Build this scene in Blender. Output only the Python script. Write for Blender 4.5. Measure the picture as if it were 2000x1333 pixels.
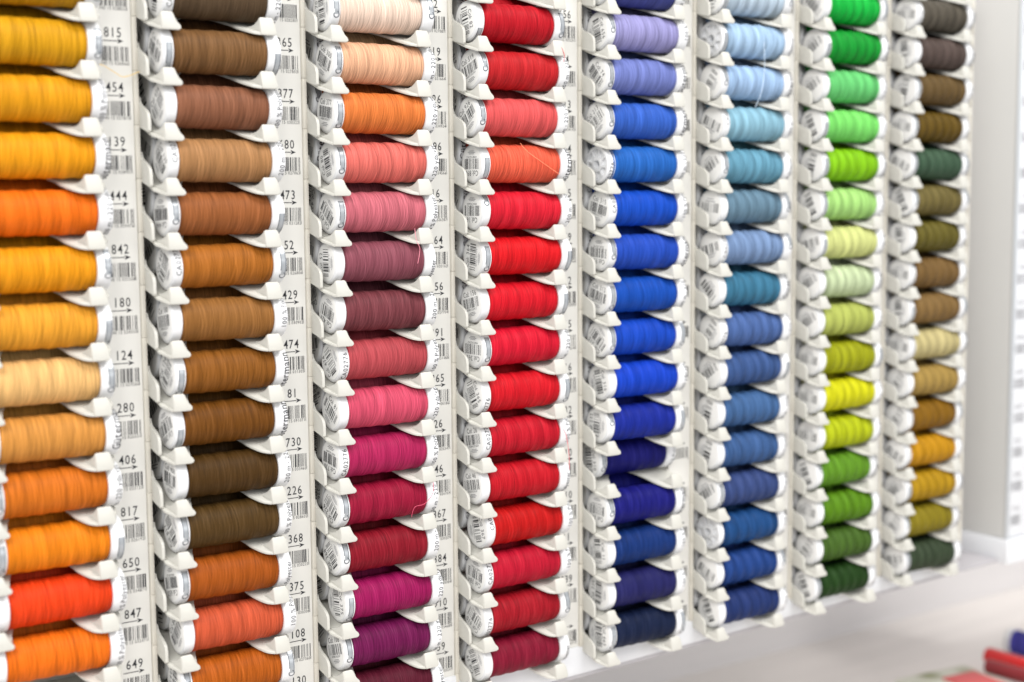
import bpy, bmesh, math, random
from mathutils import Matrix, Vector, noise
from mathutils.geometry import tessellate_polygon

for o in list(bpy.data.objects):
    bpy.data.objects.remove(o)
scene = bpy.context.scene
COL = scene.collection
S = 0.027                                   # metres per rack row (all shapes below are written in rows)
PX = 3.4778                                 # distance between two rack columns, in rows

# ------------------------------------------------------------------ camera, world, lamps, exposure
cam_d = bpy.data.cameras.new('camera')
cam = bpy.data.objects.new('camera', cam_d)
COL.objects.link(cam)
_r = Vector((0.81813968, -0.57497983, -0.00675731))
_u = Vector((0.06538341, 0.08134608, 0.994539))
_f = Vector((0.57129018, 0.81411364, -0.1041466))
cam.matrix_world = Matrix((
    (_r.x, _u.x, -_f.x, -3.68169813 * S), (_r.y, _u.y, -_f.y, -25.65186678 * S),
    (_r.z, _u.z, -_f.z, 11.08454577 * S), (0, 0, 0, 1)))
cam_d.sensor_width = 36.0
cam_d.lens = 2833.03 / 2000 * 36
cam_d.clip_start = 0.01
cam_d.clip_end = 20
cam_d.dof.use_dof = True
cam_d.dof.focus_distance = 30.2 * S
cam_d.dof.aperture_fstop = 4.8
scene.camera = cam

world = bpy.data.worlds.new('World')
scene.world = world
world.use_nodes = True
bg = world.node_tree.nodes['Background']
bg.inputs[0].default_value = (0.97, 0.98, 1.0, 1)
bg.inputs[1].default_value = 0.70

def area(name, loc, target, sx, sy, power, color):
    d = bpy.data.lights.new(name, 'AREA')
    d.shape = 'RECTANGLE'
    d.size, d.size_y, d.energy, d.color = sx, sy, power, color
    o = bpy.data.objects.new(name, d)
    COL.objects.link(o)
    o.location = loc
    o.rotation_euler = (Vector(target) - Vector(loc)).to_track_quat('-Z', 'Y').to_euler()
    return o
area('ceiling_and_fill_light', (0.85, -0.95, 1.9), (0.42, 0, 0.2), 1.3, 0.7, 33.0, (1.0, 0.985, 0.96))
area('ceiling_and_fill_light', (1.5, -4.4, 1.3), (0.5, 0, 0.1), 3.0, 1.0, 26.0, (1.0, 0.985, 0.965))
area('ceiling_and_fill_light', (-1.1, -1.4, 1.5), (0.4, 0, 0.2), 1.2, 0.8, 36.0, (1.0, 0.985, 0.965))  # fill lamp added from the left to brighten the spool end stickers

vs = scene.view_settings
vs.view_transform = 'Standard'
vs.look = 'None'
vs.exposure = 0.22
vs.gamma = 1.0
vs.use_curve_mapping = False

# ------------------------------------------------------------------ materials
def lin(c):
    c = c / 255.0
    return c / 12.92 if c <= 0.04045 else ((c + 0.055) / 1.055) ** 2.4
def srgb(r, g, b, k=1.0):
    return (lin(r) * k, lin(g) * k, lin(b) * k, 1)

def new_mat(name):
    m = bpy.data.materials.new(name)
    m.use_nodes = True
    nt = m.node_tree
    return m, nt, nt.nodes['Principled BSDF']

def plain(name, color, rough=0.5, spec=0.5, metal=0.0, var=0.06, vscale=60.0, bump=0.0, bscale=900.0, sss=0.0):
    m, nt, b = new_mat(name)
    N, L = nt.nodes.new, nt.links.new
    tc = N('ShaderNodeTexCoord')
    no = N('ShaderNodeTexNoise')
    no.inputs['Scale'].default_value = vscale
    no.inputs['Detail'].default_value = 4
    L(tc.outputs['Object'], no.inputs['Vector'])
    mr = N('ShaderNodeMapRange')
    mr.inputs['To Min'].default_value = 1 - var
    mr.inputs['To Max'].default_value = 1 + var
    L(no.outputs['Fac'], mr.inputs['Value'])
    mx = N('ShaderNodeVectorMath'); mx.operation = 'SCALE'
    mx.inputs[0].default_value = color[:3]
    L(mr.outputs['Result'], mx.inputs['Scale'])
    L(mx.outputs['Vector'], b.inputs['Base Color'])
    b.inputs['Roughness'].default_value = rough
    b.inputs['Specular IOR Level'].default_value = spec
    b.inputs['Metallic'].default_value = metal
    if sss:
        b.inputs['Subsurface Weight'].default_value = sss
        b.inputs['Subsurface Radius'].default_value = (0.0015, 0.0013, 0.0011)
        b.inputs['Subsurface Scale'].default_value = 1.0
    if bump:
        n2 = N('ShaderNodeTexNoise')
        n2.inputs['Scale'].default_value = bscale
        L(tc.outputs['Object'], n2.inputs['Vector'])
        bp = N('ShaderNodeBump')
        bp.inputs['Strength'].default_value = bump
        bp.inputs['Distance'].default_value = 0.0004
        L(n2.outputs['Fac'], bp.inputs['Height'])
        L(bp.outputs['Normal'], b.inputs['Normal'])
    return m

M_CREAM = plain('cream_plastic', (0.505, 0.495, 0.45), 0.38, 0.5, var=0.03, vscale=45, bump=0.05, bscale=1400)
M_PANEL = plain('panel_plastic', (0.64, 0.628, 0.59), 0.5, 0.4, var=0.025, vscale=25, bump=0.05, bscale=1100)
M_BEAD = plain('bead_plastic', (0.58, 0.55, 0.48), 0.42, 0.5, var=0.03, vscale=40)
M_CAP = plain('white_plastic', (0.71, 0.715, 0.725), 0.32, 0.5, var=0.02, vscale=80)
M_PAPER = plain('sticker_paper', (0.84, 0.835, 0.815), 0.55, 0.35, var=0.03, vscale=120)
M_INK = plain('black_ink', (0.03, 0.03, 0.034), 0.5, 0.3, var=0.1)
M_GREYINK = plain('grey_ink', (0.30, 0.30, 0.31), 0.5, 0.3, var=0.1)
M_SILVER = plain('silver_foil', (0.34, 0.36, 0.38), 0.28, 0.6, metal=0.35, var=0.2, vscale=300)
M_DARKSILVER = plain('dark_foil', (0.10, 0.11, 0.125), 0.35, 0.5, metal=0.2, var=0.2, vscale=300)
M_FRAME = plain('white_lacquer', (0.65, 0.66, 0.68), 0.35, 0.5, var=0.02, vscale=8)
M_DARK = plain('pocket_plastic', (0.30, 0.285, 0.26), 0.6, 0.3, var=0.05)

def thread_material(name, sheen_amp):
    """wound polyester: colour from the object's colour, fine windings across the axis with crossing helices, sheen painted in as light bands"""
    m, nt, b = new_mat(name)
    N, L = nt.nodes.new, nt.links.new
    def math_(op, a, c=None, v=None):
        n = N('ShaderNodeMath'); n.operation = op
        for i, x in enumerate((a, c, v)):
            if x is None: continue
            if isinstance(x, (int, float)): n.inputs[i].default_value = x
            else: L(x, n.inputs[i])
        return n.outputs[0]
    tc = N('ShaderNodeTexCoord')
    oi = N('ShaderNodeObjectInfo')
    sep = N('ShaderNodeSeparateXYZ')
    L(tc.outputs['Object'], sep.inputs[0])
    x = math_('MULTIPLY', sep.outputs[0], 1 / S)
    ny = math_('MULTIPLY', sep.outputs[1], -1.0)
    a = math_('DIVIDE', math_('ARCTAN2', sep.outputs[2], ny), 2 * math.pi)   # -0.5 .. 0.5, seam at the back
    rnd = math_('MULTIPLY', oi.outputs['Random'], 57.0)
    wob = N('ShaderNodeTexNoise'); wob.noise_dimensions = '3D'
    wob.inputs['Scale'].default_value = 2.2
    wob.inputs['Detail'].default_value = 2
    cw = N('ShaderNodeCombineXYZ'); L(x, cw.inputs[0]); L(math_('MULTIPLY', a, 3.0), cw.inputs[1]); L(rnd, cw.inputs[2])
    L(cw.outputs[0], wob.inputs['Vector'])
    wv = math_('MULTIPLY', math_('SUBTRACT', wob.outputs['Fac'], 0.5), 0.16)
    def streak(freq, slope, along, det=2.0, rough=0.5, wobble=1.0, off=0.0):
        s = math_('ADD', x, math_('MULTIPLY', a, slope))
        s = math_('ADD', s, math_('MULTIPLY', wv, wobble))
        c = N('ShaderNodeCombineXYZ')
        L(math_('MULTIPLY', s, freq), c.inputs[0])
        L(math_('MULTIPLY', a, along), c.inputs[1])
        L(math_('ADD', rnd, off), c.inputs[2])
        t = N('ShaderNodeTexNoise')
        t.inputs['Scale'].default_value = 1.0
        t.inputs['Detail'].default_value = det
        t.inputs['Roughness'].default_value = rough
        L(c.outputs[0], t.inputs['Vector'])
        return t.outputs['Fac']
    fine1 = streak(44, 0.16, 0.8, 2.0, 0.55, 0.25, 3.1)
    fine2 = streak(38, -0.40, 0.9, 2.0, 0.55, 0.35, 9.7)
    broad2 = streak(7.0, -0.30, 1.2, 1.5, 0.5, 1.2, 33.0)
    bp_ = math_('ADD', math_('ADD', x, math_('MULTIPLY', a, 0.30)), math_('MULTIPLY', wv, 0.9))
    bp_ = math_('MULTIPLY', math_('ADD', bp_, oi.outputs['Random']), 2.9)
    fr = math_('FRACT', bp_)
    rise = N('ShaderNodeMapRange'); rise.interpolation_type = 'SMOOTHSTEP'
    rise.inputs['From Min'].default_value = 0.0; rise.inputs['From Max'].default_value = 0.30
    L(fr, rise.inputs['Value'])
    fall = N('ShaderNodeMapRange'); fall.interpolation_type = 'SMOOTHSTEP'
    fall.inputs['From Min'].default_value = 0.34; fall.inputs['From Max'].default_value = 1.0
    fall.inputs['To Min'].default_value = 1.0; fall.inputs['To Max'].default_value = 0.0
    L(fr, fall.inputs['Value'])
    band = math_('MULTIPLY', rise.outputs[0], fall.outputs[0])  # light bands: the thread's sheen painted into its colour
    strand = N('ShaderNodeMapRange'); strand.interpolation_type = 'SMOOTHSTEP'
    strand.inputs['From Min'].default_value = 0.66; strand.inputs['From Max'].default_value = 0.78
    L(streak(22, 0.60, 0.9, 1.0, 0.5, 0.8, 47.0), strand.inputs['Value'])
    v = math_('MULTIPLY', math_('SUBTRACT', fine1, 0.5), 1.4)
    v = math_('ADD', v, math_('MULTIPLY', math_('SUBTRACT', fine2, 0.5), 1.15))
    v = math_('ADD', v, math_('MULTIPLY', math_('SUBTRACT', band, 0.42), sheen_amp))
    v = math_('ADD', v, math_('MULTIPLY', math_('SUBTRACT', broad2, 0.5), 0.30))
    v = math_('ADD', v, math_('MULTIPLY', strand.outputs[0], 0.22))
    gain = math_('ADD', v, 1.0)
    sc = N('ShaderNodeVectorMath'); sc.operation = 'SCALE'
    L(oi.outputs['Color'], sc.inputs[0]); L(gain, sc.inputs['Scale'])
    sheen_lift = N('ShaderNodeMix'); sheen_lift.data_type = 'RGBA'  # painted sheen: lighter windings are mixed slightly toward white
    L(math_('MAXIMUM', math_('MULTIPLY', v, 0.02), 0.0), sheen_lift.inputs['Factor'])
    L(sc.outputs[0], sheen_lift.inputs['A'])
    sheen_lift.inputs['B'].default_value = (0.9, 0.88, 0.85, 1)
    L(sheen_lift.outputs['Result'], b.inputs['Base Color'])
    b.inputs['Roughness'].default_value = 0.55
    b.inputs['Specular IOR Level'].default_value = 0.09
    b.inputs['Sheen Weight'].default_value = 0.0
    b.inputs['Sheen Roughness'].default_value = 0.4
    h = math_('ADD', fine1, math_('MULTIPLY', fine2, 0.8))
    h = math_('ADD', h, math_('MULTIPLY', broad2, 0.5))
    bp = N('ShaderNodeBump')
    bp.inputs['Strength'].default_value = 0.55
    bp.inputs['Distance'].default_value = 0.00022
    L(h, bp.inputs['Height'])
    L(bp.outputs['Normal'], b.inputs['Normal'])
    return m
M_THREAD = thread_material('wound_thread', 0.13)
M_THREAD_RIDGED = thread_material('wound_thread_ridged', 0.27)

def strand_material():
    m, nt, b = new_mat('loose_strand')
    oi = nt.nodes.new('ShaderNodeObjectInfo')
    nt.links.new(oi.outputs['Color'], b.inputs['Base Color'])
    b.inputs['Roughness'].default_value = 0.6
    return m
M_STRAND = strand_material()

def laminate(name, color, rough):
    m, nt, b = new_mat(name)
    N, L = nt.nodes.new, nt.links.new
    tc = N('ShaderNodeTexCoord'); mp = N('ShaderNodeMapping')
    mp.inputs['Scale'].default_value = (1.2, 14, 14)
    L(tc.outputs['Object'], mp.inputs['Vector'])
    no = N('ShaderNodeTexNoise'); no.inputs['Scale'].default_value = 2.5; no.inputs['Detail'].default_value = 3
    L(mp.outputs[0], no.inputs['Vector'])
    cr = N('ShaderNodeMapRange'); cr.inputs['To Min'].default_value = 0.86; cr.inputs['To Max'].default_value = 1.12
    L(no.outputs['Fac'], cr.inputs['Value'])
    sc = N('ShaderNodeVectorMath'); sc.operation = 'SCALE'
    sc.inputs[0].default_value = color[:3]
    L(cr.outputs[0], sc.inputs['Scale']); L(sc.outputs[0], b.inputs['Base Color'])
    b.inputs['Roughness'].default_value = rough
    return m
M_COUNTER = laminate('pale_laminate', (0.74, 0.695, 0.66), 0.35)
M_WALL = laminate('grey_wall_board', (0.71, 0.69, 0.69), 0.5)

# ------------------------------------------------------------------ mesh helpers (units: rows)
def mesh_from(name, verts, faces, mats, fmat=None, smooth=False):
    me = bpy.data.meshes.new(name)
    me.from_pydata([(v[0] * S, v[1] * S, v[2] * S) for v in verts], [], faces)
    for m in mats: me.materials.append(m)
    if fmat:
        me.polygons.foreach_set('material_index', fmat)
    if smooth:
        me.polygons.foreach_set('use_smooth', [True] * len(me.polygons))
    me.update()
    return me

def finish(bm, name, mats, bevel=0.0, seg=2, smooth=True, angle=40):
    bmesh.ops.recalc_face_normals(bm, faces=bm.faces)
    if bevel:
        es = [e for e in bm.edges if len(e.link_faces) == 2 and e.calc_face_angle(0) > math.radians(28)]
        bmesh.ops.bevel(bm, geom=es, offset=bevel, segments=seg, affect='EDGES', profile=0.5, clamp_overlap=True)
    for v in bm.verts: v.co *= S
    me = bpy.data.meshes.new(name)
    bm.to_mesh(me); bm.free()
    for m in mats: me.materials.append(m)
    if smooth:
        me.polygons.foreach_set('use_smooth', [True] * len(me.polygons))
        try: me.set_sharp_from_angle(angle=math.radians(angle))
        except Exception: pass
    me.update()
    return me

def add_box(bm, x0, x1, y0, y1, z0, z1, mat=0):
    vs_ = [bm.verts.new(p) for p in ((x0,y0,z0),(x1,y0,z0),(x1,y1,z0),(x0,y1,z0),(x0,y0,z1),(x1,y0,z1),(x1,y1,z1),(x0,y1,z1))]
    for f in ((0,3,2,1),(4,5,6,7),(0,1,5,4),(1,2,6,5),(2,3,7,6),(3,0,4,7)):
        fc = bm.faces.new([vs_[i] for i in f]); fc.material_index = mat

def box_mesh(name, mat, *boxes, bevel=0.015, seg=2):
    bm = bmesh.new()
    for b in boxes: add_box(bm, *b)
    return finish(bm, name, [mat], bevel, seg)

def lathe(profile, n=56):
    """profile: list of (x, r) along the X axis; closed where r == 0"""
    V, F, rings = [], [], []
    for x, r in profile:
        if r == 0:
            rings.append([len(V)]); V.append((x, 0, 0))
        else:
            rings.append(list(range(len(V), len(V) + n)))
            V += [(x, r * math.cos(2 * math.pi * i / n), r * math.sin(2 * math.pi * i / n)) for i in range(n)]
    for A, B in zip(rings, rings[1:]):
        for i in range(n):
            j = (i + 1) % n
            if len(A) == 1 and len(B) == 1: continue
            if len(A) == 1: F.append((A[0], B[j], B[i]))
            elif len(B) == 1: F.append((A[i], A[j], B[0]))
            else: F.append((A[i], A[j], B[j], B[i]))
    return V, F

def link(name, me, parent=None, loc=(0, 0, 0)):
    o = bpy.data.objects.new(name, me)
    COL.objects.link(o)
    o.location = [c * S for c in loc]
    if parent: o.parent = parent
    return o

def thing(name, label, cat, loc=(0, 0, 0), group=None):
    o = bpy.data.objects.new(name, None)
    o.empty_display_size = 0.01
    COL.objects.link(o)
    o.location = [c * S for c in loc]
    o['label'] = label; o['category'] = cat
    if group: o['group'] = group
    return o

def structure(name, me, loc=(0, 0, 0)):
    o = link(name, me, None, loc); o['kind'] = 'structure'
    return o

# ------------------------------------------------------------------ lettering
_fc = bpy.data.curves.new('glyphs', 'FONT')
_fc.resolution_u = 2
_fo = bpy.data.objects.new('glyphs', _fc)
_glyphs = {}
def glyph(ch, bold=0.0):
    key = (ch, bold)
    if key not in _glyphs:
        _fc.body = ch; _fc.size = 1.0; _fc.offset = bold
        _fo.data = _fc
        me = _fo.to_mesh()
        V = [(v.co.x, v.co.y) for v in me.vertices]
        F = [tuple(p.vertices) for p in me.polygons]
        _fo.to_mesh_clear()
        if V:
            x0 = min(v[0] for v in V); w = max(v[0] for v in V) - x0
            if ch.isdigit(): x0 -= (0.5 - w) / 2; w = 0.5
            V = [(v[0] - x0, v[1]) for v in V]
        else: w = 0.22
        _glyphs[key] = (V, F, w)
    return _glyphs[key]

def text2d(s, height, bold=0.0, narrow=1.0, centre=True):
    """flat lettering as (verts, faces) in a plane; digits are about 0.72 of the font size"""
    k = height / 0.70
    V, F, x = [], [], 0.0
    for ch in s:
        gv, gf, w = glyph(ch, bold)
        b = len(V)
        V += [(x + v[0] * k * narrow, v[1] * k) for v in gv]
        F += [tuple(i + b for i in f) for f in gf]
        x += (w + 0.085) * k * narrow
    x -= 0.085 * k * narrow
    if centre: V = [(v[0] - x / 2, v[1]) for v in V]
    return V, F, x

def barcode2d(rng, x0, x1, y0, y1, n=30):
    V, F = [], []
    ws = [rng.choice((1, 1, 1, 1, 2, 3)) * (1.0 if k_ % 2 == 0 else 1.35) for k_ in range(2 * n - 1)]
    t = sum(ws); x = x0
    for i, w in enumerate(ws):
        dx = w / t * (x1 - x0)
        if i % 2 == 0:
            b = len(V); V += [(x, y0), (x + dx, y0), (x + dx, y1), (x, y1)]; F.append((b, b + 1, b + 2, b + 3))
        x += dx
    return V, F

def rect2d(x0, x1, y0, y1):
    return [(x0, y0), (x1, y0), (x1, y1), (x0, y1)], [(0, 1, 2, 3)]

class Ink:
    def __init__(s): s.V, s.F, s.M = [], [], []
    def add(s, VF, mat=0, dx=0.0, dy=0.0, rot=0.0, f=None):
        V, F = VF[0], VF[1]
        c, q = math.cos(rot), math.sin(rot)
        b = len(s.V)
        for x, y in V:
            x, y = x * c - y * q + dx, x * q + y * c + dy
            s.V.append((x, y) if f is None else f(x, y))
        for fc in F:
            s.F.append(tuple(i + b for i in fc)); s.M.append(mat)
        return s

# ------------------------------------------------------------------ the spool (axis along X, left end at x = 0)
RC, LS = 0.428, 2.37
def cap_mesh(x0, x1, name, face):
    """white end cap; face = -1: outer face on the low-x side"""
    prof = [(x0, 0), (x0, RC - 0.045), (x0 + 0.012, RC - 0.015), (x0 + 0.035, RC), (x1 - 0.03, RC), (x1 - 0.008, RC - 0.012), (x1, RC - 0.05), (x1, 0)]
    if face > 0: prof = [(x0 + x1 - x, r) for x, r in reversed(prof)]
    V, F = lathe(prof)
    bm = bmesh.new()
    vv = [bm.verts.new(v) for v in V]
    for f in F: bm.faces.new([vv[i] for i in f])
    return finish(bm, name, [M_CAP], 0, angle=50)
ME_CAPL = cap_mesh(0.0, 0.213, 'end_cap_mesh', -1)
ME_CAPR = cap_mesh(LS - 0.275, LS, 'end_cap_mesh_far', 1)

def open_cap_mesh():
    bm = bmesh.new()
    def add(prof):
        V, F = lathe(prof)
        vv = [bm.verts.new(v) for v in V]
        for f in F: bm.faces.new([vv[i] for i in f])
    add([(0.10, 0.345), (0.0, 0.352), (0.0, RC - 0.02), (0.02, RC), (0.13, RC), (0.15, RC - 0.03), (0.15, 0.345), (0.10, 0.345)])   # rim
    add([(0.14, 0.085), (0.0, 0.105), (0.0, 0.165), (0.14, 0.175)])                                                              # hub
    add([(0.075, 0.35), (0.075, 0.10), (0.45, 0.08), (0.45, 0.0)])                                                                   # web and the bore
    for k in range(8):                                                                                                            # spokes
        a = k * math.pi / 4 + 0.2
        r = Matrix.Rotation(a, 4, 'X')
        n0 = len(bm.verts)
        add_box(bm, 0.012, 0.145, -0.018, 0.018, 0.16, 0.36)
        bm.verts.ensure_lookup_table()
        for v in bm.verts[n0:]: v.co = r @ v.co
    add([(0.15, 0.395), (0.18, 0.40), (0.20, 0.36), (0.235, 0.40), (0.235, 0.30)])
    return finish(bm, 'open_cap_mesh', [M_CAP], 0, angle=35)
ME_CAPOPEN = open_cap_mesh()

def thread_mesh(name, amp, bumps, seed, mat):
    rng = random.Random(seed)
    n, m = 72, 64
    x0, x1 = 0.205, LS - 0.262
    V, F = [], []
    ph = rng.random() * 6.28
    for i in range(m + 1):
        t = i / m
        x = x0 + (x1 - x0) * t
        el = min(1.0, (x - x0) / 0.07); er = min(1.0, (x1 - x) / 0.10)
        base = 0.407 - 0.03 * (1 - el) ** 2 - 0.045 * (1 - er) ** 2 + 0.006 * math.sin(math.pi * t)
        for j in range(n):
            a = 2 * math.pi * j / n
            r = base + amp * math.cos(2 * math.pi * bumps * t + a + ph) * min(1, el, er + 0.2) + 0.003 * noise.noise((x * 3, math.cos(a) * 1.3, math.sin(a) * 1.3 + seed))
            if i in (0, m): r = min(r, base)
            V.append((x, r * math.cos(a), r * math.sin(a)))
    for i in range(m):
        for j in range(n):
            k = (j + 1) % n
            F.append((i * n + j, i * n + k, (i + 1) * n + k, (i + 1) * n + j))
    for i in (0, m):
        c = len(V); V.append((x0 if i == 0 else x1, 0, 0))
        for j in range(n):
            k = (j + 1) % n
            F.append((c, i * n + k, i * n + j) if i == 0 else (c, i * n + j, i * n + k))
    return mesh_from(name, V, F, [mat], smooth=True)
ME_TH_SMOOTH = [thread_mesh('winding_mesh', 0.006, 6, k, M_THREAD) for k in range(3)]
ME_TH_BUMPY = [thread_mesh('winding_ridged_mesh', 0.014, (6, 5, 7)[k], 10 + k, M_THREAD_RIDGED) for k in range(3)]

def face_map(x):
    return lambda u, v: (x, -u, v)           # seen from the left (-X) side, u points to the viewer's right

def disc_mesh():
    n = 48
    V = [(-0.004, 0, 0)] + [(-0.004, -0.372 * math.cos(2 * math.pi * i / n), 0.372 * math.sin(2 * math.pi * i / n)) for i in range(n)]
    V += [(0.002, -0.377 * math.cos(2 * math.pi * i / n), 0.377 * math.sin(2 * math.pi * i / n)) for i in range(n)]
    F = [(0, 1 + i, 1 + (i + 1) % n) for i in range(n)] + [(1 + i, 1 + n + i, 1 + n + (i + 1) % n, 1 + (i + 1) % n) for i in range(n)]
    return V, F

def sticker_mesh(rng, number, rot, detail=2):
    """paper disc on the end cap with barcode, colour number and small print"""
    V, F = disc_mesh()
    ink = Ink()
    fm = face_map(-0.0075)
    a = math.radians(rot)
    def put(VF, mat, dx, dy):
        c, q = math.cos(a), math.sin(a)
        ink.add(VF, mat, dx * c - dy * q, dx * q + dy * c, a, fm)
    w = rng.uniform(0.265, 0.295)
    put(barcode2d(rng, -w, w, -0.105, 0.115, 14 if detail else 9), 1, 0, 0.0)
    if detail >= 1 and number:
        put(text2d('Col: ' + number, 0.112, 0.0, 0.84), 1, 0.0, 0.15)
    if detail >= 2:
        put(text2d('40080150' + '%05d' % rng.randint(23000, 35000), 0.045, 0.0, 0.8), 1, 0.0, -0.16)
        for k, (l, y) in enumerate(((0.10, -0.215), (0.14, -0.245), (0.09, -0.275))):
            put(rect2d(-l, l, y, y + 0.014), 2, 0, 0)
    else:
        put(rect2d(-0.17, 0.17, -0.155, -0.13), 2, 0, 0)
        put(rect2d(-0.12, 0.12, -0.215, -0.195), 2, 0, 0)
    b = len(V)
    return mesh_from('sticker_mesh', V + ink.V, F + [tuple(i + b for i in f) for f in ink.F], [M_PAPER, M_INK, M_GREYINK], [0] * len(F) + ink.M)

def wrap(xc, ang, r=RC + 0.003):
    """lettering that runs up the rim: text x -> round the rim, text y -> towards -X"""
    def f(u, v):
        t = ang + u / r
        return (xc - v, -r * math.cos(t), r * math.sin(t))
    return f
def capsule2d(l, w, n=10, inner=0.0):
    pts = []
    for k in range(n + 1):
        t = -math.pi / 2 + math.pi * k / n
        pts.append((l / 2 + w / 2 * math.cos(t), w / 2 * math.sin(t)))
    for k in range(n + 1):
        t = math.pi / 2 + math.pi * k / n
        pts.append((-l / 2 + w / 2 * math.cos(t), w / 2 * math.sin(t)))
    return pts
def logo2d(l=0.50, w=0.115):
    """long foil badge with a rounded loop at its lower end, cut into strips so that it bends round the rim"""
    parts = []
    n = 14
    def band(x0, x1, y0, y1):
        V = []; F = []
        for i in range(n + 1):
            x = x0 + (x1 - x0) * i / n
            V += [(x, y0), (x, y1)]
        for i in range(n): F.append((2 * i, 2 * i + 2, 2 * i + 3, 2 * i + 1))
        return V, F
    parts.append((band(-l / 2, l / 2, -w * 0.36, w * 0.36), 0))
    parts.append((band(-l / 2, l / 2, -w * 0.5, -w * 0.36), 1))
    parts.append((band(-l / 2 + 0.1, l / 2, w * 0.36, w * 0.5), 1))
    V, F = [], []
    m = 16
    for i in range(m + 1):
        t = math.radians(60 + 290 * i / m)
        for rr in (w * 0.62, w * 0.42):
            V.append((-l / 2 - 0.01 + rr * math.cos(t), rr * 0.95 * math.sin(t)))
    for i in range(m): F.append((2 * i, 2 * i + 1, 2 * i + 3, 2 * i + 2))
    parts.append(((V, F), 1))
    return parts

def rim_mesh(kind, xc, ang, flip=False):
    ink = Ink()
    rot = math.pi if flip else 0.0
    f = wrap(xc, ang)
    if kind == 'logo':
        for VF, m in logo2d(): ink.add(VF, m, rot=rot, f=f)
        mats = [M_SILVER, M_DARKSILVER]
    else:
        h = {'CA02776': 0.105, 'G\u00fctermann': 0.15}.get(kind, 0.10)
        VF = text2d(kind, h, 0.012 if kind[0] == 'G' else 0.004, 0.95)
        ink.add(VF, 0, dx=0, dy=-h / 2, rot=rot, f=f)
        mats = [M_INK, M_INK]
    return mesh_from('rim_print_mesh', ink.V, ink.F, mats, ink.M)

_rim_cache = {}
def rim(kind, xc, ang, flip=False):
    k = (kind, round(xc, 2), round(ang, 1), flip)
    if k not in _rim_cache: _rim_cache[k] = rim_mesh(kind, xc, k[2], flip)
    return _rim_cache[k]

SHARED_STICKERS = [sticker_mesh(random.Random(500 + k), '', 40 * k + 15, 0) for k in range(9)]
SPOOL_GROUP = 'thread spools in the rack'

def spool(label, rgb, loc, seed, near, number='', rot=None, lrim=None, rrim=None, back=False, opened=False, shade=1.0):
    rng = random.Random(seed)
    t = thing('thread_spool', label, 'thread spool', loc, SPOOL_GROUP)
    pick = ME_TH_SMOOTH if near else ME_TH_BUMPY
    w = link('thread', rng.choice(pick), t)
    w.color = tuple(max(0.004, lin(v) * 0.565 - 0.008) for v in rgb) + (1,)
    if opened:
        cl = link('end_cap', ME_CAPOPEN, t)
    else:
        cl = link('end_cap', ME_CAPL, t)
        rot = rng.uniform(-180, 180) if rot is None else rot
        st = sticker_mesh(rng, number, rot, 2 if near and not back else 1) if (near and number) else rng.choice(SHARED_STICKERS)
        link('end_sticker', st, cl)
    cr = link('end_cap', ME_CAPR, t)
    if lrim is None:
        lrim = rng.choice((('logo', rng.uniform(-0.7, 0.9)), ('CA02776', rng.uniform(-0.8, 0.8)), ('logo', rng.uniform(-0.4, 0.4)), None, ('logo', 2.2)))
    if lrim: link('rim_print', rim(lrim[0], 0.115, lrim[1]), cl)
    if not back:
        if rrim is None:
            rrim = rng.choice((('200 m - 220 yds/vgs', rng.uniform(-0.9, 0.9)), ('100 % Polyester', rng.uniform(-0.9, 0.9)), ('logo', rng.uniform(-0.6, 0.6)), ('G\u00fctermann', rng.uniform(-0.5, 0.6))))
        if rrim: link('rim_print', rim(rrim[0], LS - 0.085, rrim[1]), cr)
    return t

def strand(parent, pts, rgb, r=0.006):
    """a loose end of thread as a thin tube through points given relative to its spool"""
    P = [Vector(p) for p in pts]
    out = []
    n = len(P)
    for i in range(n - 1):
        p0, p1, p2, p3 = P[max(i - 1, 0)], P[i], P[i + 1], P[min(i + 2, n - 1)]
        for k in range(8):
            t = k / 8
            out.append(0.5 * ((2 * p1) + (p2 - p0) * t + (2 * p0 - 5 * p1 + 4 * p2 - p3) * t * t + (3 * p1 - p0 - 3 * p2 + p3) * t ** 3))
    out.append(P[-1])
    V, F = [], []
    for i, p in enumerate(out):
        d = (out[min(i + 1, len(out) - 1)] - out[max(i - 1, 0)]).normalized()
        a = d.cross(Vector((0, 1, 0)))
        if a.length < 1e-4: a = Vector((1, 0, 0))
        a.normalize(); b = d.cross(a)
        for k in range(5):
            q = 2 * math.pi * k / 5
            V.append(tuple(p + r * (a * math.cos(q) + b * math.sin(q))))
    for i in range(len(out) - 1):
        for k in range(5):
            j = (k + 1) % 5
            F.append((i * 5 + k, i * 5 + j, i * 5 + 5 + j, i * 5 + 5 + k))
    o = link('loose_end', mesh_from('loose_end_mesh', V, F, [M_STRAND], smooth=True), parent)
    o.color = srgb(*rgb)
    return o

# ------------------------------------------------------------------ the rack: shelf, board, rail
def wedge(name, mat, x0, x1, y0, y1, zb0, zt0, zb1, zt1, bevel=0.02):
    bm = bmesh.new()
    vv = [bm.verts.new(p) for p in ((x0,y0,zb0),(x1,y0,zb1),(x1,y1,zb1),(x0,y1,zb0),(x0,y0,zt0),(x1,y0,zt1),(x1,y1,zt1),(x0,y1,zt0))]
    for f in ((0,3,2,1),(4,5,6,7),(0,1,5,4),(1,2,6,5),(2,3,7,6),(3,0,4,7)): bm.faces.new([vv[i] for i in f])
    return finish(bm, name, [mat], bevel, 2)

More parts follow.
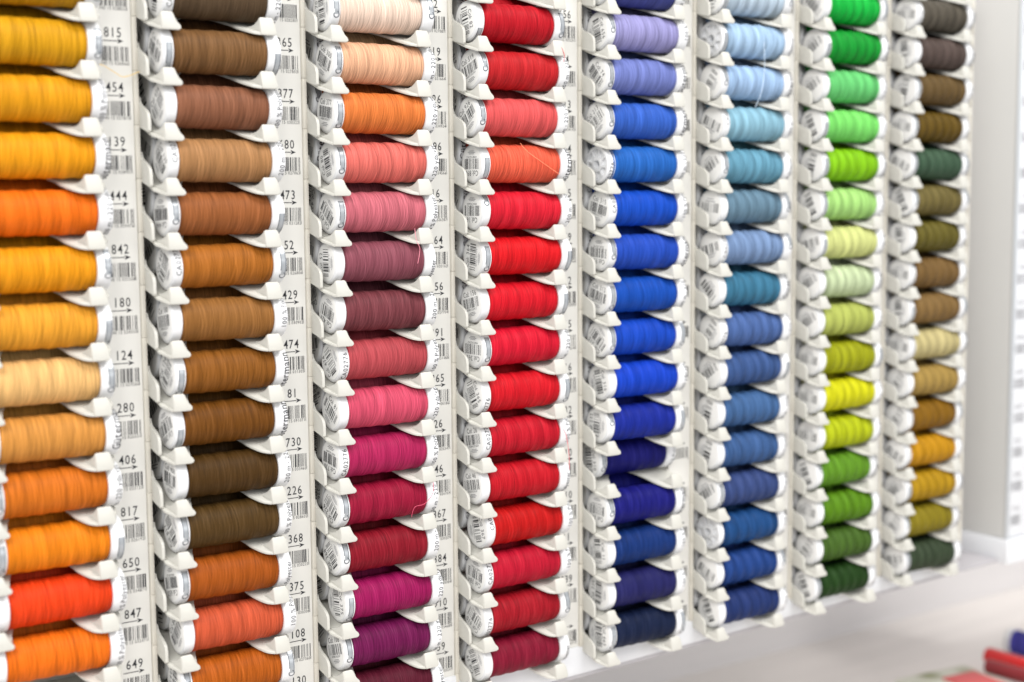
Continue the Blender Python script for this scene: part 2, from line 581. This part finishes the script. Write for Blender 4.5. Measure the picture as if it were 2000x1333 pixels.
def zf(x):                                   # foot line of the rack
    return -0.345 + (x - 16.3) * 0.0218
structure('wall', box_mesh('wall_mesh', M_WALL, (-60, 110, 9.3, 9.8, -5, 60), bevel=0))
structure('counter', box_mesh('counter_mesh', M_COUNTER, (-60, 110, -14, 9.29, -5.6, -5.0), bevel=0))
M_LEDGE = plain('shaded_ledge', (0.40, 0.385, 0.40), 0.45, 0.4, var=0.04, vscale=8)  # darkened grey stands in for the shadow between rack and cabinet
structure('ledge', wedge('ledge_mesh', M_LEDGE, -6, 60, 0.74, 3.4, zf(-6) - 0.10, zf(-6) - 0.004, zf(60) - 0.10, zf(60) - 0.004))

t = thing('base_rail', 'white lacquered rail running under the whole thread rack', 'rail', (14, 0.72, 0))
link('rail', wedge('base_rail_mesh', M_FRAME, -2, 30.62, 0.70, 1.96, zf(-2), 0.335, zf(30.6), 0.335, 0.03), t, (-14, -0.72, 0))

# one row of a rack column ------------------------------------------------------------------
def zfloor(y): return 0.02 + 0.34 * y
def bez(pts, k=5):
    """Catmull-Rom through plan points"""
    P = [Vector((p[0], p[1], 0)) for p in pts]; out = []
    for i in range(len(P) - 1):
        p0, p1, p2, p3 = P[max(i - 1, 0)], P[i], P[i + 1], P[min(i + 2, len(P) - 1)]
        for j in range(k):
            t_ = j / k
            out.append(0.5 * ((2 * p1) + (p2 - p0) * t_ + (2 * p0 - 5 * p1 + 4 * p2 - p3) * t_ * t_ + (3 * p1 - p0 - 3 * p2 + p3) * t_ ** 3))
    out.append(P[-1])
    return [(p.x, p.y) for p in out]
U = bez([(-0.05, 0.03), (0.02, 0.25), (0.12, 0.55), (0.34, 0.90), (0.66, 1.08), (0.95, 1.00), (1.17, 0.68), (1.28, 0.36), (1.43, 0.12), (1.58, 0.03)])
def tray_mesh():
    plan = [(-0.54, 0.27), (-0.54, 1.88), (2.08, 1.88), (2.08, 0.40), (1.90, 0.03)] + U[::-1] + [(-0.40, 0.03)]
    bm = bmesh.new()
    top = [bm.verts.new((x, y, zfloor(y))) for x, y in plan]
    bot = [bm.verts.new((x, y, zfloor(y) - 0.055)) for x, y in plan]
    for a, b, c in tessellate_polygon([[Vector((x, y, 0)) for x, y in plan]]):
        bm.faces.new((top[a], top[b], top[c])); bm.faces.new((bot[c], bot[b], bot[a]))
    n = len(plan)
    for i in range(n): bm.faces.new((top[i], bot[i], bot[(i + 1) % n], top[(i + 1) % n]))
    return finish(bm, 'tray_mesh', [M_CREAM], 0.014, 2, angle=35)
ME_TRAY = tray_mesh()

def shell(faces, name, th=0.055, bevel=0.018):
    """faces: lists of 3-D outlines sharing points; thickened backwards"""
    bm = bmesh.new(); cache = {}
    def v(p):
        k = tuple(round(c, 4) for c in p)
        if k not in cache: cache[k] = bm.verts.new(p)
        return cache[k]
    front = []
    for f in faces: front.append(bm.faces.new([v(p) for p in f]))
    bmesh.ops.recalc_face_normals(bm, faces=bm.faces)
    if sum(f.normal.y * f.calc_area() for f in bm.faces) > 0: bmesh.ops.reverse_faces(bm, faces=bm.faces)
    bm.normal_update()
    off = {vt: vt.normal.copy() for vt in bm.verts}
    new = {vt: bm.verts.new(vt.co - off[vt] * th) for vt in list(off)}
    bound = [(l.vert, l.link_loop_next.vert) for f in front for l in f.loops if len(l.edge.link_faces) == 1]
    for f in list(front): bm.faces.new([new[x] for x in reversed(f.verts)])
    for a, b in bound: bm.faces.new((b, a, new[a], new[b]))
    return finish(bm, name, [M_CREAM], bevel, 3, angle=60)

def left_hook():
    A0, A1, A2 = (-0.385, 0.0, -0.02), (-0.37, 0.012, 0.15), (-0.375, 0.045, 0.31)
    lip = [A0, (-0.05, 0.0, -0.02), (-0.008, 0.0, 0.0), (0.0, 0.002, 0.035), (-0.02, 0.008, 0.075), (-0.075, 0.015, 0.13), (-0.115, 0.025, 0.21), (-0.14, 0.035, 0.28), (-0.165, 0.045, 0.31), A2, A1]
    side = [A0, A1, A2, (-0.40, 0.11, 0.25), (-0.425, 0.19, 0.195), (-0.46, 0.30, 0.165), (-0.50, 0.45, 0.19), (-0.50, 0.45, 0.13), (-0.46, 0.30, 0.085), (-0.42, 0.15, 0.03)]
    return shell([lip, side], 'hook_mesh')
ME_HOOKL = left_hook()

def right_hook():
    A0, A1, A2 = (1.60, 0.0, -0.02), (1.585, 0.012, 0.15), (1.585, 0.045, 0.315)
    lip = [A0, (1.88, 0.0, -0.02), (1.915, 0.0, 0.0), (1.922, 0.002, 0.04), (1.905, 0.012, 0.15), (1.875, 0.03, 0.26), (1.84, 0.045, 0.315), A2, A1]
    side = [A0, A1, A2, (1.56, 0.11, 0.25), (1.535, 0.19, 0.19), (1.50, 0.28, 0.155), (1.47, 0.36, 0.16), (1.47, 0.36, 0.115), (1.50, 0.28, 0.08), (1.55, 0.14, 0.025)]
    return shell([lip, side], 'hook_mesh_far')
ME_HOOKR = right_hook()

def cheek_mesh():
    out = bez([(0.75, 0.80), (0.735, 0.74), (0.68, 0.675), (0.58, 0.625), (0.47, 0.58), (0.37, 0.53), (0.30, 0.465), (0.272, 0.38)], 4)
    out += [(0.27, 0.175), (0.295, 0.145), (0.77, 0.255)]
    bm = bmesh.new()
    L_ = [bm.verts.new((-0.60, y, z)) for y, z in out]
    R_ = [bm.verts.new((-0.54, y, z)) for y, z in out]
    bm.faces.new(L_); bm.faces.new(R_[::-1])
    n = len(out)
    for i in range(n): bm.faces.new((L_[i], R_[i], R_[(i + 1) % n], L_[(i + 1) % n]))
    return finish(bm, 'side_cheek_mesh', [M_CREAM], 0.018, 3, angle=50)
ME_CHEEK = cheek_mesh()

def panel_mesh(rows):
    bm = bmesh.new()
    add_box(bm, 2.11, 2.79, 0.75, 1.95, rows[0] + 0.3125, rows[-1] + 1.311)
    return finish(bm, 'label_panel_mesh', [M_PANEL], 0.004, 1)
def bead_mesh(rows):
    bm = bmesh.new()
    for r in rows:
        add_box(bm, 2.795, 2.885, 0.69, 1.95, r + 0.3125, r + 1.3105)
    return finish(bm, 'edge_bead_mesh', [M_BEAD], 0.014, 2)

TAG_Y = 0.746
def tag_mesh(rng, number, code):
    ink = Ink()
    f = lambda u, v: (u, TAG_Y, v)
    if number:
        ink.add(text2d(number, 0.178, 0.004, 0.80), 0, dx=2.44, dy=0.915, f=f)
    ink.add(rect2d(2.215, 2.53, 0.838, 0.853), 0, f=f)
    ink.add(([(2.52, 0.80), (2.64, 0.8455), (2.52, 0.891), (2.55, 0.8455)], [(0, 1, 3), (1, 2, 3)]), 0, f=f)
    ink.add(barcode2d(rng, 2.215, 2.725, 0.475, 0.745, 17), 0, f=f)
    ink.add(rect2d(2.212, 2.222, 0.41, 0.475), 0, f=f); ink.add(rect2d(2.725, 2.733, 0.41, 0.475), 0, f=f)
    if code:
        ink.add(text2d(code, 0.062, 0.0, 0.86, False), 0, dx=2.72 - text2d(code, 0.062, 0.0, 0.86)[2], dy=0.405, f=f)
    return mesh_from('printed_tag_mesh', ink.V, ink.F, [M_INK])

# ------------------------------------------------------------------ what the columns hold
COLNAME = {1: 'leftmost orange', 2: 'brown', 3: 'pink', 4: 'red', 5: 'royal blue', 6: 'pale blue', 7: 'green', 8: 'olive'}
ORD = ['lowest', 'second lowest', 'third lowest', 'fourth lowest', 'fifth lowest', 'sixth lowest', 'seventh lowest', 'eighth lowest', 'ninth lowest', 'tenth lowest', '11th lowest', '12th lowest', '13th lowest', '14th lowest', '15th lowest', 'topmost']
# row: (sRGB, colour in words)
SP = {
1: {14: ((208,152,18), 'dark ochre yellow'), 13: ((228,166,28), 'golden mustard'), 12: ((240,165,10), 'deep golden yellow'), 11: ((252,168,6), 'bright amber yellow'),
    10: ((255,124,6), 'vivid orange'), 9: ((250,164,8), 'amber orange'), 8: ((246,170,60), 'light golden orange'), 7: ((250,198,128), 'pale peach'),
    6: ((225,155,78), 'soft apricot'), 5: ((226,124,46), 'burnt orange'), 4: ((250,142,28), 'bright tangerine'), 3: ((250,78,12), 'fiery red orange'), 2: ((253,124,12), 'strong orange')},
2: {14: ((98,80,62), 'greyish dark brown'), 13: ((133,97,64), 'mid brown'), 12: ((150,100,76), 'reddish brown'), 11: ((186,137,92), 'light tan'), 10: ((166,102,62), 'copper brown'),
    9: ((182,112,50), 'orange brown'), 8: ((160,110,62), 'caramel brown'), 7: ((150,96,46), 'ochre brown'), 6: ((124,80,20), 'dark amber brown'), 5: ((88,65,34), 'deep chocolate brown'),
    4: ((93,71,44), 'dark taupe brown'), 3: ((176,92,22), 'rust orange'), 2: ((216,97,66), 'coral orange'), 1: ((192,100,36), 'russet orange')},
3: {14: ((252,224,204), 'pale cream peach'), 13: ((250,193,155), 'light peach'), 12: ((236,132,70), 'warm orange'), 11: ((236,120,110), 'salmon'), 10: ((214,116,128), 'dusty pink'),
    9: ((150,86,98), 'mauve'), 8: ((128,70,76), 'dark plum brown'), 7: ((194,84,90), 'muted rose'), 6: ((226,90,116), 'bright rose pink'), 5: ((186,50,96), 'raspberry'),
    4: ((164,26,66), 'dark crimson'), 3: ((150,26,52), 'wine red'), 2: ((166,22,96), 'magenta'), 1: ((120,28,86), 'purple plum'), 0: ((100,42,56), 'dark burgundy brown')},
4: {14: ((200,32,50), 'deep cherry red'), 13: ((206,50,54), 'brick red'), 12: ((235,98,98), 'coral pink'), 11: ((250,108,82), 'orange coral'), 10: ((230,46,62), 'watermelon red'),
    9: ((230,36,46), 'bright scarlet'), 8: ((226,36,52), 'poppy red'), 7: ((224,40,60), 'cherry red'), 6: ((222,30,50), 'pure red'), 5: ((205,40,54), 'tomato red'), 4: ((205,30,50), 'crimson red'),
    3: ((205,28,40), 'ruby red'), 2: ((200,18,60), 'cerise'), 1: ((174,20,50), 'dark ruby'), 0: ((142,34,60), 'maroon')},
5: {15: ((78,84,150), 'slate violet blue'), 14: ((166,162,214), 'pale lavender'), 13: ((126,138,206), 'periwinkle blue'), 12: ((66,108,206), 'bright cornflower blue'), 11: ((52,112,200), 'azure blue'),
    10: ((34,88,205), 'vivid royal blue'), 9: ((50,86,195), 'ultramarine blue'), 8: ((28,88,190), 'cobalt blue'), 7: ((36,82,200), 'bright royal blue'), 6: ((34,78,208), 'electric blue'),
    5: ((42,56,158), 'deep ultramarine'), 4: ((36,36,112), 'dark indigo'), 3: ((42,42,126), 'violet navy'), 2: ((28,64,126), 'denim blue'), 1: ((50,50,102), 'dusky purple navy'), 0: ((34,48,74), 'blackish navy')},
6: {15: ((198,216,232), 'icy white blue'), 14: ((180,210,240), 'baby blue'), 13: ((170,200,236), 'soft sky blue'), 12: ((150,196,216), 'pale aqua'), 11: ((112,166,190), 'dusty teal'), 10: ((112,142,162), 'grey blue'),
    9: ((130,156,196), 'light steel blue'), 8: ((72,128,158), 'teal blue'), 7: ((86,113,170), 'medium blue'), 6: ((72,98,150), 'dull royal blue'), 5: ((78,112,160), 'steel blue'), 4: ((72,103,153), 'dull steel blue'),
    3: ((68,84,134), 'slate indigo'), 2: ((46,84,138), 'deep sea blue'), 1: ((48,76,140), 'dark royal blue'), 0: ((50,65,116), 'muted navy')},
7: {15: ((38,192,76), 'bright leaf green'), 14: ((14,160,62), 'emerald green'), 13: ((115,214,126), 'mint green'), 12: ((130,225,112), 'light apple green'), 11: ((142,206,18), 'lime green'), 10: ((176,226,132), 'pale lime'),
    9: ((222,228,148), 'pale lemon green'), 8: ((206,222,178), 'very pale celadon'), 7: ((186,196,102), 'dull pistachio'), 6: ((166,170,34), 'olive yellow'), 5: ((222,220,14), 'acid yellow'), 4: ((190,202,10), 'chartreuse'),
    3: ((106,156,50), 'grass green'), 2: ((98,144,20), 'moss green'), 1: ((80,110,50), 'fern green'), 0: ((48,74,40), 'dark forest green')},
8: {15: ((96,90,80), 'warm grey'), 14: ((96,83,78), 'grey brown'), 13: ((112,91,60), 'khaki brown'), 12: ((106,85,20), 'dark olive gold'), 11: ((74,98,78), 'grey green'), 10: ((120,108,66), 'dull khaki'),
    9: ((110,101,50), 'olive drab'), 8: ((130,102,64), 'umber brown'), 7: ((140,111,70), 'camel brown'), 6: ((206,192,138), 'pale sand'), 5: ((176,146,82), 'light bronze'), 4: ((146,106,34), 'bronze brown'),
    3: ((206,150,14), 'mustard gold'), 2: ((186,146,14), 'dark mustard'), 1: ((146,131,44), 'olive mustard'), 0: ((68,80,62), 'dark grey green')},
}
TAGS = {
1: {14: '', 13: '815', 12: '454', 11: '139', 10: '444', 9: '842', 8: '180', 7: '124', 6: '280', 5: '406', 4: '817', 3: '650', 2: '847', 1: '649', 0: ''},
2: {14: '520', 13: '365', 12: '377', 11: '680', 10: '473', 9: '52', 8: '429', 7: '474', 6: '81', 5: '730', 4: '226', 3: '368', 2: '375', 1: '108', 0: '130'},
3: {14: '82', 13: '519', 12: '926', 11: '896', 10: '16', 9: '364', 8: '156', 7: '391', 6: '365', 5: '26', 4: '46', 3: '367', 2: '384', 1: '910', 0: '59'},
4: {15: '', 14: '656', 13: '74', 12: '213', 11: '214', 10: '315', 9: '959', 8: '312', 7: '315', 6: '316', 5: '232', 4: '310', 3: '310', 2: '11', 1: '339', 0: ''},
}
CODES = {
1: {}, 2: {14: '15 028381', 13: '15 027803', 12: '15 030322', 11: '15 027063', 10: '15 031282', 9: '15 026806', 8: '15 030902', 7: '15 031305', 6: '15 091071', 5: '15 033460', 4: '15 028602', 3: '15 030223', 2: '15 030308', 1: '15 027360'},
3: {14: '15 027087', 13: '15 031664', 12: '15 034924', 11: '15 034566', 10: '15 026387', 9: '15 030162', 8: '15 027704', 7: '15 031480', 6: '15 030186', 5: '15 026547', 4: '15 026769', 3: '15 030209', 2: '15 030384', 1: '15 034689', 0: '15 030247'},
}
NUM = {  # end stickers: number and how far the print is turned
3: {14: ('70', 95), 13: ('300', -28), 12: ('377', -8), 11: ('80', 105), 10: ('473', 140), 9: ('52', 90), 8: ('429', 160), 7: ('474', 125), 6: ('81', -38), 5: ('730', 172), 4: ('226', 140), 3: ('368', 128), 2: ('375', -82), 1: ('108', 18), 0: ('130', 30)},
4: {14: ('82', -80), 13: ('519', 20), 12: ('926', 36), 11: ('896', 180), 10: ('16', 180), 9: ('364', 84), 8: ('156', 13), 7: ('365', 180), 6: ('365', -66), 5: ('26', 12), 4: ('46', 12), 3: ('367', -74), 2: ('384', 170), 1: ('910', 148), 0: ('39', 118)},
5: {15: ('158', -90), 14: ('656', -76), 13: ('74', -48), 12: ('213', 38), 10: ('315', -14), 9: ('959', 176), 8: ('312', -14), 7: ('315', 138), 6: ('316', -75), 5: ('232', 88), 4: ('310', -82), 3: ('310', 178), 2: ('11', -82), 1: ('339', 86), 0: ('665', -88)},
2: {r: (TAGS[1].get(r, ''), None) for r in range(1, 15)},
}
LRIM = {(3, 14): ('logo', 0.3), (3, 13): ('logo', 0.1), (3, 12): ('logo', -0.1), (3, 11): ('logo', 0.2), (3, 10): ('logo', 0.0), (3, 9): False, (3, 8): False, (3, 7): ('CA02776', -0.25), (3, 6): False, (3, 5): ('CA02776', -0.1),
        (3, 4): ('logo', 0.2), (3, 3): ('logo', 0.5), (3, 2): ('logo', -0.25), (3, 1): ('logo', 0.3),
        (4, 14): ('logo', -1.0), (4, 13): ('logo', 0.6), (4, 12): ('logo', 0.35), (4, 11): ('logo', -0.35), (4, 10): ('logo', 1.0), (4, 9): ('logo', 0.0), (4, 8): False, (4, 7): ('logo', 0.1), (4, 6): ('CA02776', -0.75), (4, 5): ('CA02776', 0.3),
        (4, 4): False, (4, 3): ('CA02776', 0.75), (4, 2): ('CA02776', 0.35), (4, 1): ('CA02776', -0.45), (4, 0): False,
        (5, 14): ('logo', 0.6), (5, 13): ('logo', 0.1), (5, 12): ('logo', 0.4), (5, 10): ('CA02776', 0.5), (5, 9): ('logo', 0.4), (5, 8): ('logo', 0.0), (5, 7): ('logo', 0.2), (5, 6): False, (5, 5): ('logo', 0.75), (5, 4): ('logo', 0.2), (5, 3): ('logo', 0.5), (5, 2): False, (5, 1): False, (5, 0): ('logo', 0.0)}
Y200, POLY, GUT = '200 m - 220 yds/vgs', '100 % Polyester', 'G\u00fctermann'
RRIM = {(3, 14): ('logo', 0.5), (3, 13): (Y200, 0.1), (3, 12): (Y200, -0.3), (3, 11): (Y200, -0.5), (3, 10): (POLY, -0.4), (3, 9): (POLY, -1.1), (3, 8): (Y200, 0.9), (3, 7): (POLY, 0.1), (3, 6): (Y200, -0.5), (3, 5): (POLY, 0.2), (3, 4): (Y200, 0.3),
        (3, 3): (Y200, 1.0), (3, 2): (Y200, -0.2), (3, 1): (Y200, 0.2), (3, 0): (POLY, -0.4),
        (4, 14): ('logo', 0.1), (4, 13): (Y200, 0.4), (4, 12): (Y200, 0.0), (4, 11): (GUT, -0.1), (4, 10): (Y200, 0.7), (4, 9): ('logo', -0.4), (4, 8): ('logo', -0.3), (4, 7): (Y200, -0.1), (4, 6): ('logo', -0.1), (4, 5): (POLY, 0.5), (4, 4): (POLY, -0.9),
        (4, 3): (POLY, 0.6), (4, 2): (POLY, 0.7), (4, 1): ('logo', 0.3), (4, 0): (POLY, -1.0)}
XOFF = {(4, 14): -0.10, (4, 13): 0.0, (4, 12): -0.06, (4, 11): 0.03, (4, 10): 0.03, (4, 9): 0.04, (4, 8): -0.02, (4, 7): 0.02, (4, 5): 0.0, (4, 3): 0.08, (4, 2): 0.02}
OPEN = {(5, 11), (6, 14), (6, 2)}
BACK_RIM = {}

DZ = {1: (0.049, 0.009), 2: (-0.0072, 0.0096), 3: (-0.0263, 0.0054), 4: (-0.0116, 0.0), 5: (-0.02, 0.0), 6: (-0.0396, 0.0036), 7: (-0.0016, 0.0009), 8: (0.0871, -0.0106)}
DP = {1: (0.025, -0.0033), 2: (0.0, 0.0), 3: (0.023, -0.0056), 4: (-0.002, -0.003), 5: (-0.01, -0.003), 6: (-0.03, 0.0), 7: (0.008, -0.002), 8: (0.097, -0.0136)}   # the label panels hang a touch differently
def row_z(c, r): return r + DZ[c][0] + DZ[c][1] * (r - 7.5)

RACKWORDS = {1: 'orange and golden', 2: 'brown', 3: 'pink and plum', 4: 'red', 5: 'royal blue', 6: 'pale blue and steel blue', 7: 'green and yellow', 8: 'olive and khaki'}
def place_words(c, r):
    if c == 1: return 'beside the tag printed ' + TAGS[1][r] if TAGS[1].get(r) else 'topmost of the leftmost orange column'
    if c == 2: return 'beside the tag ending ' + TAGS[2][r][-2:] if r < 14 else 'topmost of the brown column'
    return ORD[r] + ' of the ' + COLNAME[c] + ' column'

spools = {}
for c in range(1, 9):
    x0 = c * PX
    rack = thing('thread_rack', 'cream plastic rack column holding the ' + RACKWORDS[c] + ' thread spools', 'thread rack', (x0, 0, 0), 'rack columns')
    lo = {1: 0, 2: -1, 3: -1}.get(c, 0)
    rows = list(range(lo, 17))
    # panel and bead follow the row heights of their column
    sl = 1 + DP[c][1]; zo = DP[c][0] - 7.5 * DP[c][1]
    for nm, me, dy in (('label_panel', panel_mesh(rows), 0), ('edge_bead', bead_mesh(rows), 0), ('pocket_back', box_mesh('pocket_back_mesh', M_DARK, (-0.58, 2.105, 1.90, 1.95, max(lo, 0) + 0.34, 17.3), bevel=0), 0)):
        o = link(nm, me, rack, (0, dy, zo)); o.scale = (1, 1, sl)
        if nm == 'label_panel': panel = o
    if c == 1:
        o = link('edge_bead', bead_mesh(rows), rack, (-PX, 0, zo)); o.scale = (1, 1, sl)
    for r in rows:
        if r > 16 or (r == 16 and c < 4): continue
        tr = link('tray', ME_TRAY, rack, (0, 0, row_z(c, r)))
        link('side_cheek', ME_CHEEK, tr)
        link('hook', ME_HOOKL, tr)
        link('hook', ME_HOOKR, tr)
        if r <= 15 and r >= 0 and not (r == 15 and c < 5):
            rng = random.Random(900 + c * 40 + r)
            num = TAGS.get(c, {}).get(r, '')
            code = CODES.get(c, {}).get(r, ('40 15 %06d' % rng.randint(26000, 35000)) if c <= 4 else '')
            link('printed_tag', tag_mesh(rng, num, code), panel, (0, 0, r))
    for r, (rgb, words) in SP[c].items():
        rng = random.Random(c * 100 + r)
        dx = XOFF.get((c, r), rng.uniform(-0.05, 0.05))
        pushed = (c, r) == (5, 4)
        y, z = 0.49, 0.645
        if pushed: y += 0.34; z += 0.115; dx = 0.0
        near = c <= 5
        n_, rot_ = NUM.get(c, {}).get(r, ('', None))
        kw = {}
        if (c, r) in LRIM: kw['lrim'] = LRIM[(c, r)]
        if (c, r) in RRIM: kw['rrim'] = RRIM[(c, r)]
        what = words + ' thread spool' + (' with spoked end' if (c, r) in OPEN else '') + (' pushed back' if pushed else '')
        t = spool(what + ', ' + place_words(c, r), rgb, (x0 - 0.30 + dx, y, row_z(c, r) + z), c * 100 + r, near, n_, rot_, opened=(c, r) in OPEN, **kw)
        t.rotation_euler = (0, rng.uniform(-0.012, 0.012), rng.uniform(-0.02, 0.02))
        spools[(c, r)] = t
        if pushed: continue
        rng = random.Random(c * 100 + r + 7000)
        back = tuple(max(4, v * rng.uniform(0.93, 1.0)) for v in rgb)
        spool('spare ' + words + ' spool behind the front one, ' + place_words(c, r), back, (x0 - 0.30 + rng.uniform(-0.05, 0.05), 0.49 + 0.83, row_z(c, r) + 0.645 + 0.285), c * 100 + r + 7000, near,
              n_ if c in (3, 4, 5) else '', None, lrim=rng.choice(((GUT, rng.uniform(-0.3, 1.0)), ('CA02776', rng.uniform(0.2, 1.0)), (GUT, rng.uniform(0.2, 1.2)), ('logo', 0.6))), back=True)

# loose ends hanging from some spools (points: x in the column, depth, height)
LOOSE = [
    (4, 13, (215,40,60), [(1.725, .05, 14.274), (1.794, .03, 14.167), (1.849, -.01, 13.993), (1.849, .02, 13.839), (1.806, .05, 13.704)]),
    (3, 9, (240,150,165), [(1.513, .09, 10.287), (1.522, .04, 10.044), (1.593, .03, 9.862), (1.551, .05, 9.567)]),
    (4, 5, (225,50,80), [(1.824, .05, 5.724), (1.896, .03, 5.577), (1.952, .0, 5.162), (1.994, .04, 4.771)]),
    (3, 3, (215,80,110), [(1.846, .04, 5.01), (1.817, .0, 4.716), (1.598, -.02, 4.514), (1.37, .0, 4.467), (1.304, .04, 4.257)]),
    (6, 13, (215,232,248), [(0.997, .04, 14.594), (1.007, .02, 13.946), (0.912, .02, 13.391), (0.728, .04, 13.017)]),
    (1, 12, (235,190,60), [(1.827, .6, 13.418), (2.138, .55, 13.386), (2.392, .62, 13.277), (2.582, .62, 13.191), (2.899, .62, 13.306)]),
    (4, 11, (255,150,110), [(0.701, .06, 12.069), (0.795, .04, 11.961), (0.944, .04, 11.852), (1.287, .045, 11.656), (1.761, .06, 11.401)]),
]
for c, r, rgb, pts in LOOSE:
    t = spools[(c, r)]
    l = t.location / S
    t.rotation_euler = (0, 0, 0)
    strand(t, [(c * PX + p[0] - l.x, p[1] - l.y, p[2] - l.z) for p in pts], rgb, 0.0058)

# ------------------------------------------------------------------ the next display unit on the right
cab = thing('display_cabinet', 'pale display cabinet side on a white plinth, right of the olive column', 'cabinet', (32.6, 0.6, 0))
L0 = (-32.6, -0.6, 0)
M_SIDE = plain('side_board', (0.54, 0.535, 0.515), 0.55, 0.35, var=0.02, vscale=6)
M_TRIM = plain('brushed_trim', (0.50, 0.52, 0.54), 0.35, 0.5, metal=0.25, var=0.04)
link('side_panel', box_mesh('side_panel_mesh', M_SIDE, (32.62, 38.0, 0.62, 5.0, 0.62, 22), bevel=0.03), cab, L0)
link('edge_trim', box_mesh('edge_trim_mesh', M_TRIM, (32.60, 32.74, 0.52, 0.615, 0.62, 22), bevel=0.05, seg=3), cab, L0)
link('plinth', box_mesh('plinth_mesh', M_FRAME, (32.50, 38.0, 0.42, 5.0, -0.12, 0.61), bevel=0.04), cab, L0)
link('label_strip', box_mesh('label_strip_mesh', M_FRAME, (32.75, 34.2, 0.56, 0.615, 0.64, 22), bevel=0.01), cab, L0)
for k in range(19):
    rng = random.Random(3000 + k)
    ink = Ink()
    f = lambda u, v: (u, 0.553, v)
    zb = 1.0 + k * 1.03
    ink.add(text2d('%03d' % rng.randint(100, 999), 0.16, 0.0, 0.93), 0, dx=33.04, dy=zb + 0.42, f=f)
    ink.add(barcode2d(rng, 32.80, 33.28, zb, zb + 0.3, 20), 0, f=f)
    link('printed_tag', mesh_from('strip_tag_mesh', ink.V, ink.F, [M_GREYINK]), cab, L0)

# ------------------------------------------------------------------ goods on the lower counter, far out of focus
def stick_mesh(name, L_, r, mat_body, mat_tip):
    V, F = lathe([(0, 0), (0, r * 0.9), (0.05, r), (L_ - 0.7, r), (L_ - 0.65, r * 0.9), (L_ - 0.1, r * 0.55), (L_, 0)], 20)
    fm = [1 if V[f[0]][0] > L_ - 0.72 else 0 for f in F]
    return mesh_from(name, V, F, [mat_body, mat_tip], fm, True)
M_RED = plain('red_lacquer', srgb(205, 40, 40), 0.35, 0.5, var=0.05)
M_DKRED = plain('dark_red_lacquer', srgb(130, 40, 45), 0.4, 0.5, var=0.05)
M_ORANGE = plain('orange_lacquer', srgb(225, 130, 40), 0.4, 0.5)

def olive_card():
    m, nt, b = new_mat('printed_card')
    N, L = nt.nodes.new, nt.links.new
    tc = N('ShaderNodeTexCoord'); vo = N('ShaderNodeTexVoronoi')
    vo.inputs['Scale'].default_value = 32
    L(tc.outputs['Object'], vo.inputs['Vector'])
    cr = N('ShaderNodeValToRGB')
    cr.color_ramp.elements[0].color = srgb(120, 125, 70)
    cr.color_ramp.elements[1].color = srgb(205, 205, 190)
    cr.color_ramp.elements[0].position = 0.15
    cr.color_ramp.elements[1].position = 0.5
    L(vo.outputs['Distance'], cr.inputs['Fac']); L(cr.outputs['Color'], b.inputs['Base Color'])
    return m
M_OLIVEC = olive_card()

def pen(label, body, tip, x, y, z, ang, L_, r):
    t = thing('pencil', label, 'pencil', (x, y, z), 'pencils on the counter')
    o = link('pencil_body', stick_mesh('pencil_mesh', L_, r, body, tip), t)
    t.rotation_euler = (0, 0, ang)
    return t
pen('bright red stick with orange tip lying on the lower counter', M_RED, M_ORANGE, 36.3, 3.8, -4.5, -1.55, 4.6, 0.27)
pen('dark red stick lying beside the bright red one on the counter', M_DKRED, M_DKRED, 35.5, 3.2, -4.55, -1.50, 4.6, 0.24)

vs_ = spool('violet blue thread spool lying loose on the lower counter', (84, 82, 170), (38.35, 4.5, -4.56), 4242, False, '', 20)
del vs_['group']
vs_.rotation_euler = (0, 0, -1.35)

pk = thing('card_packet', 'white and olive patterned packet lying on the lower counter', 'packet', (32.3, 4.35, -5))
link('packet_sleeve', box_mesh('packet_mesh', M_OLIVEC, (0, 3.0, -4.5, 0.0, 0.02, 0.34), bevel=0.05), pk).rotation_euler = (0, 0, 0.0)
link('packet_flap', box_mesh('flap_mesh', plain('pink_card', srgb(205, 95, 95), 0.6, 0.3), (1.3, 2.7, -2.6, -0.75, 0.345, 0.40), bevel=0.02), pk)
pk.rotation_euler = (0, 0, -0.12)
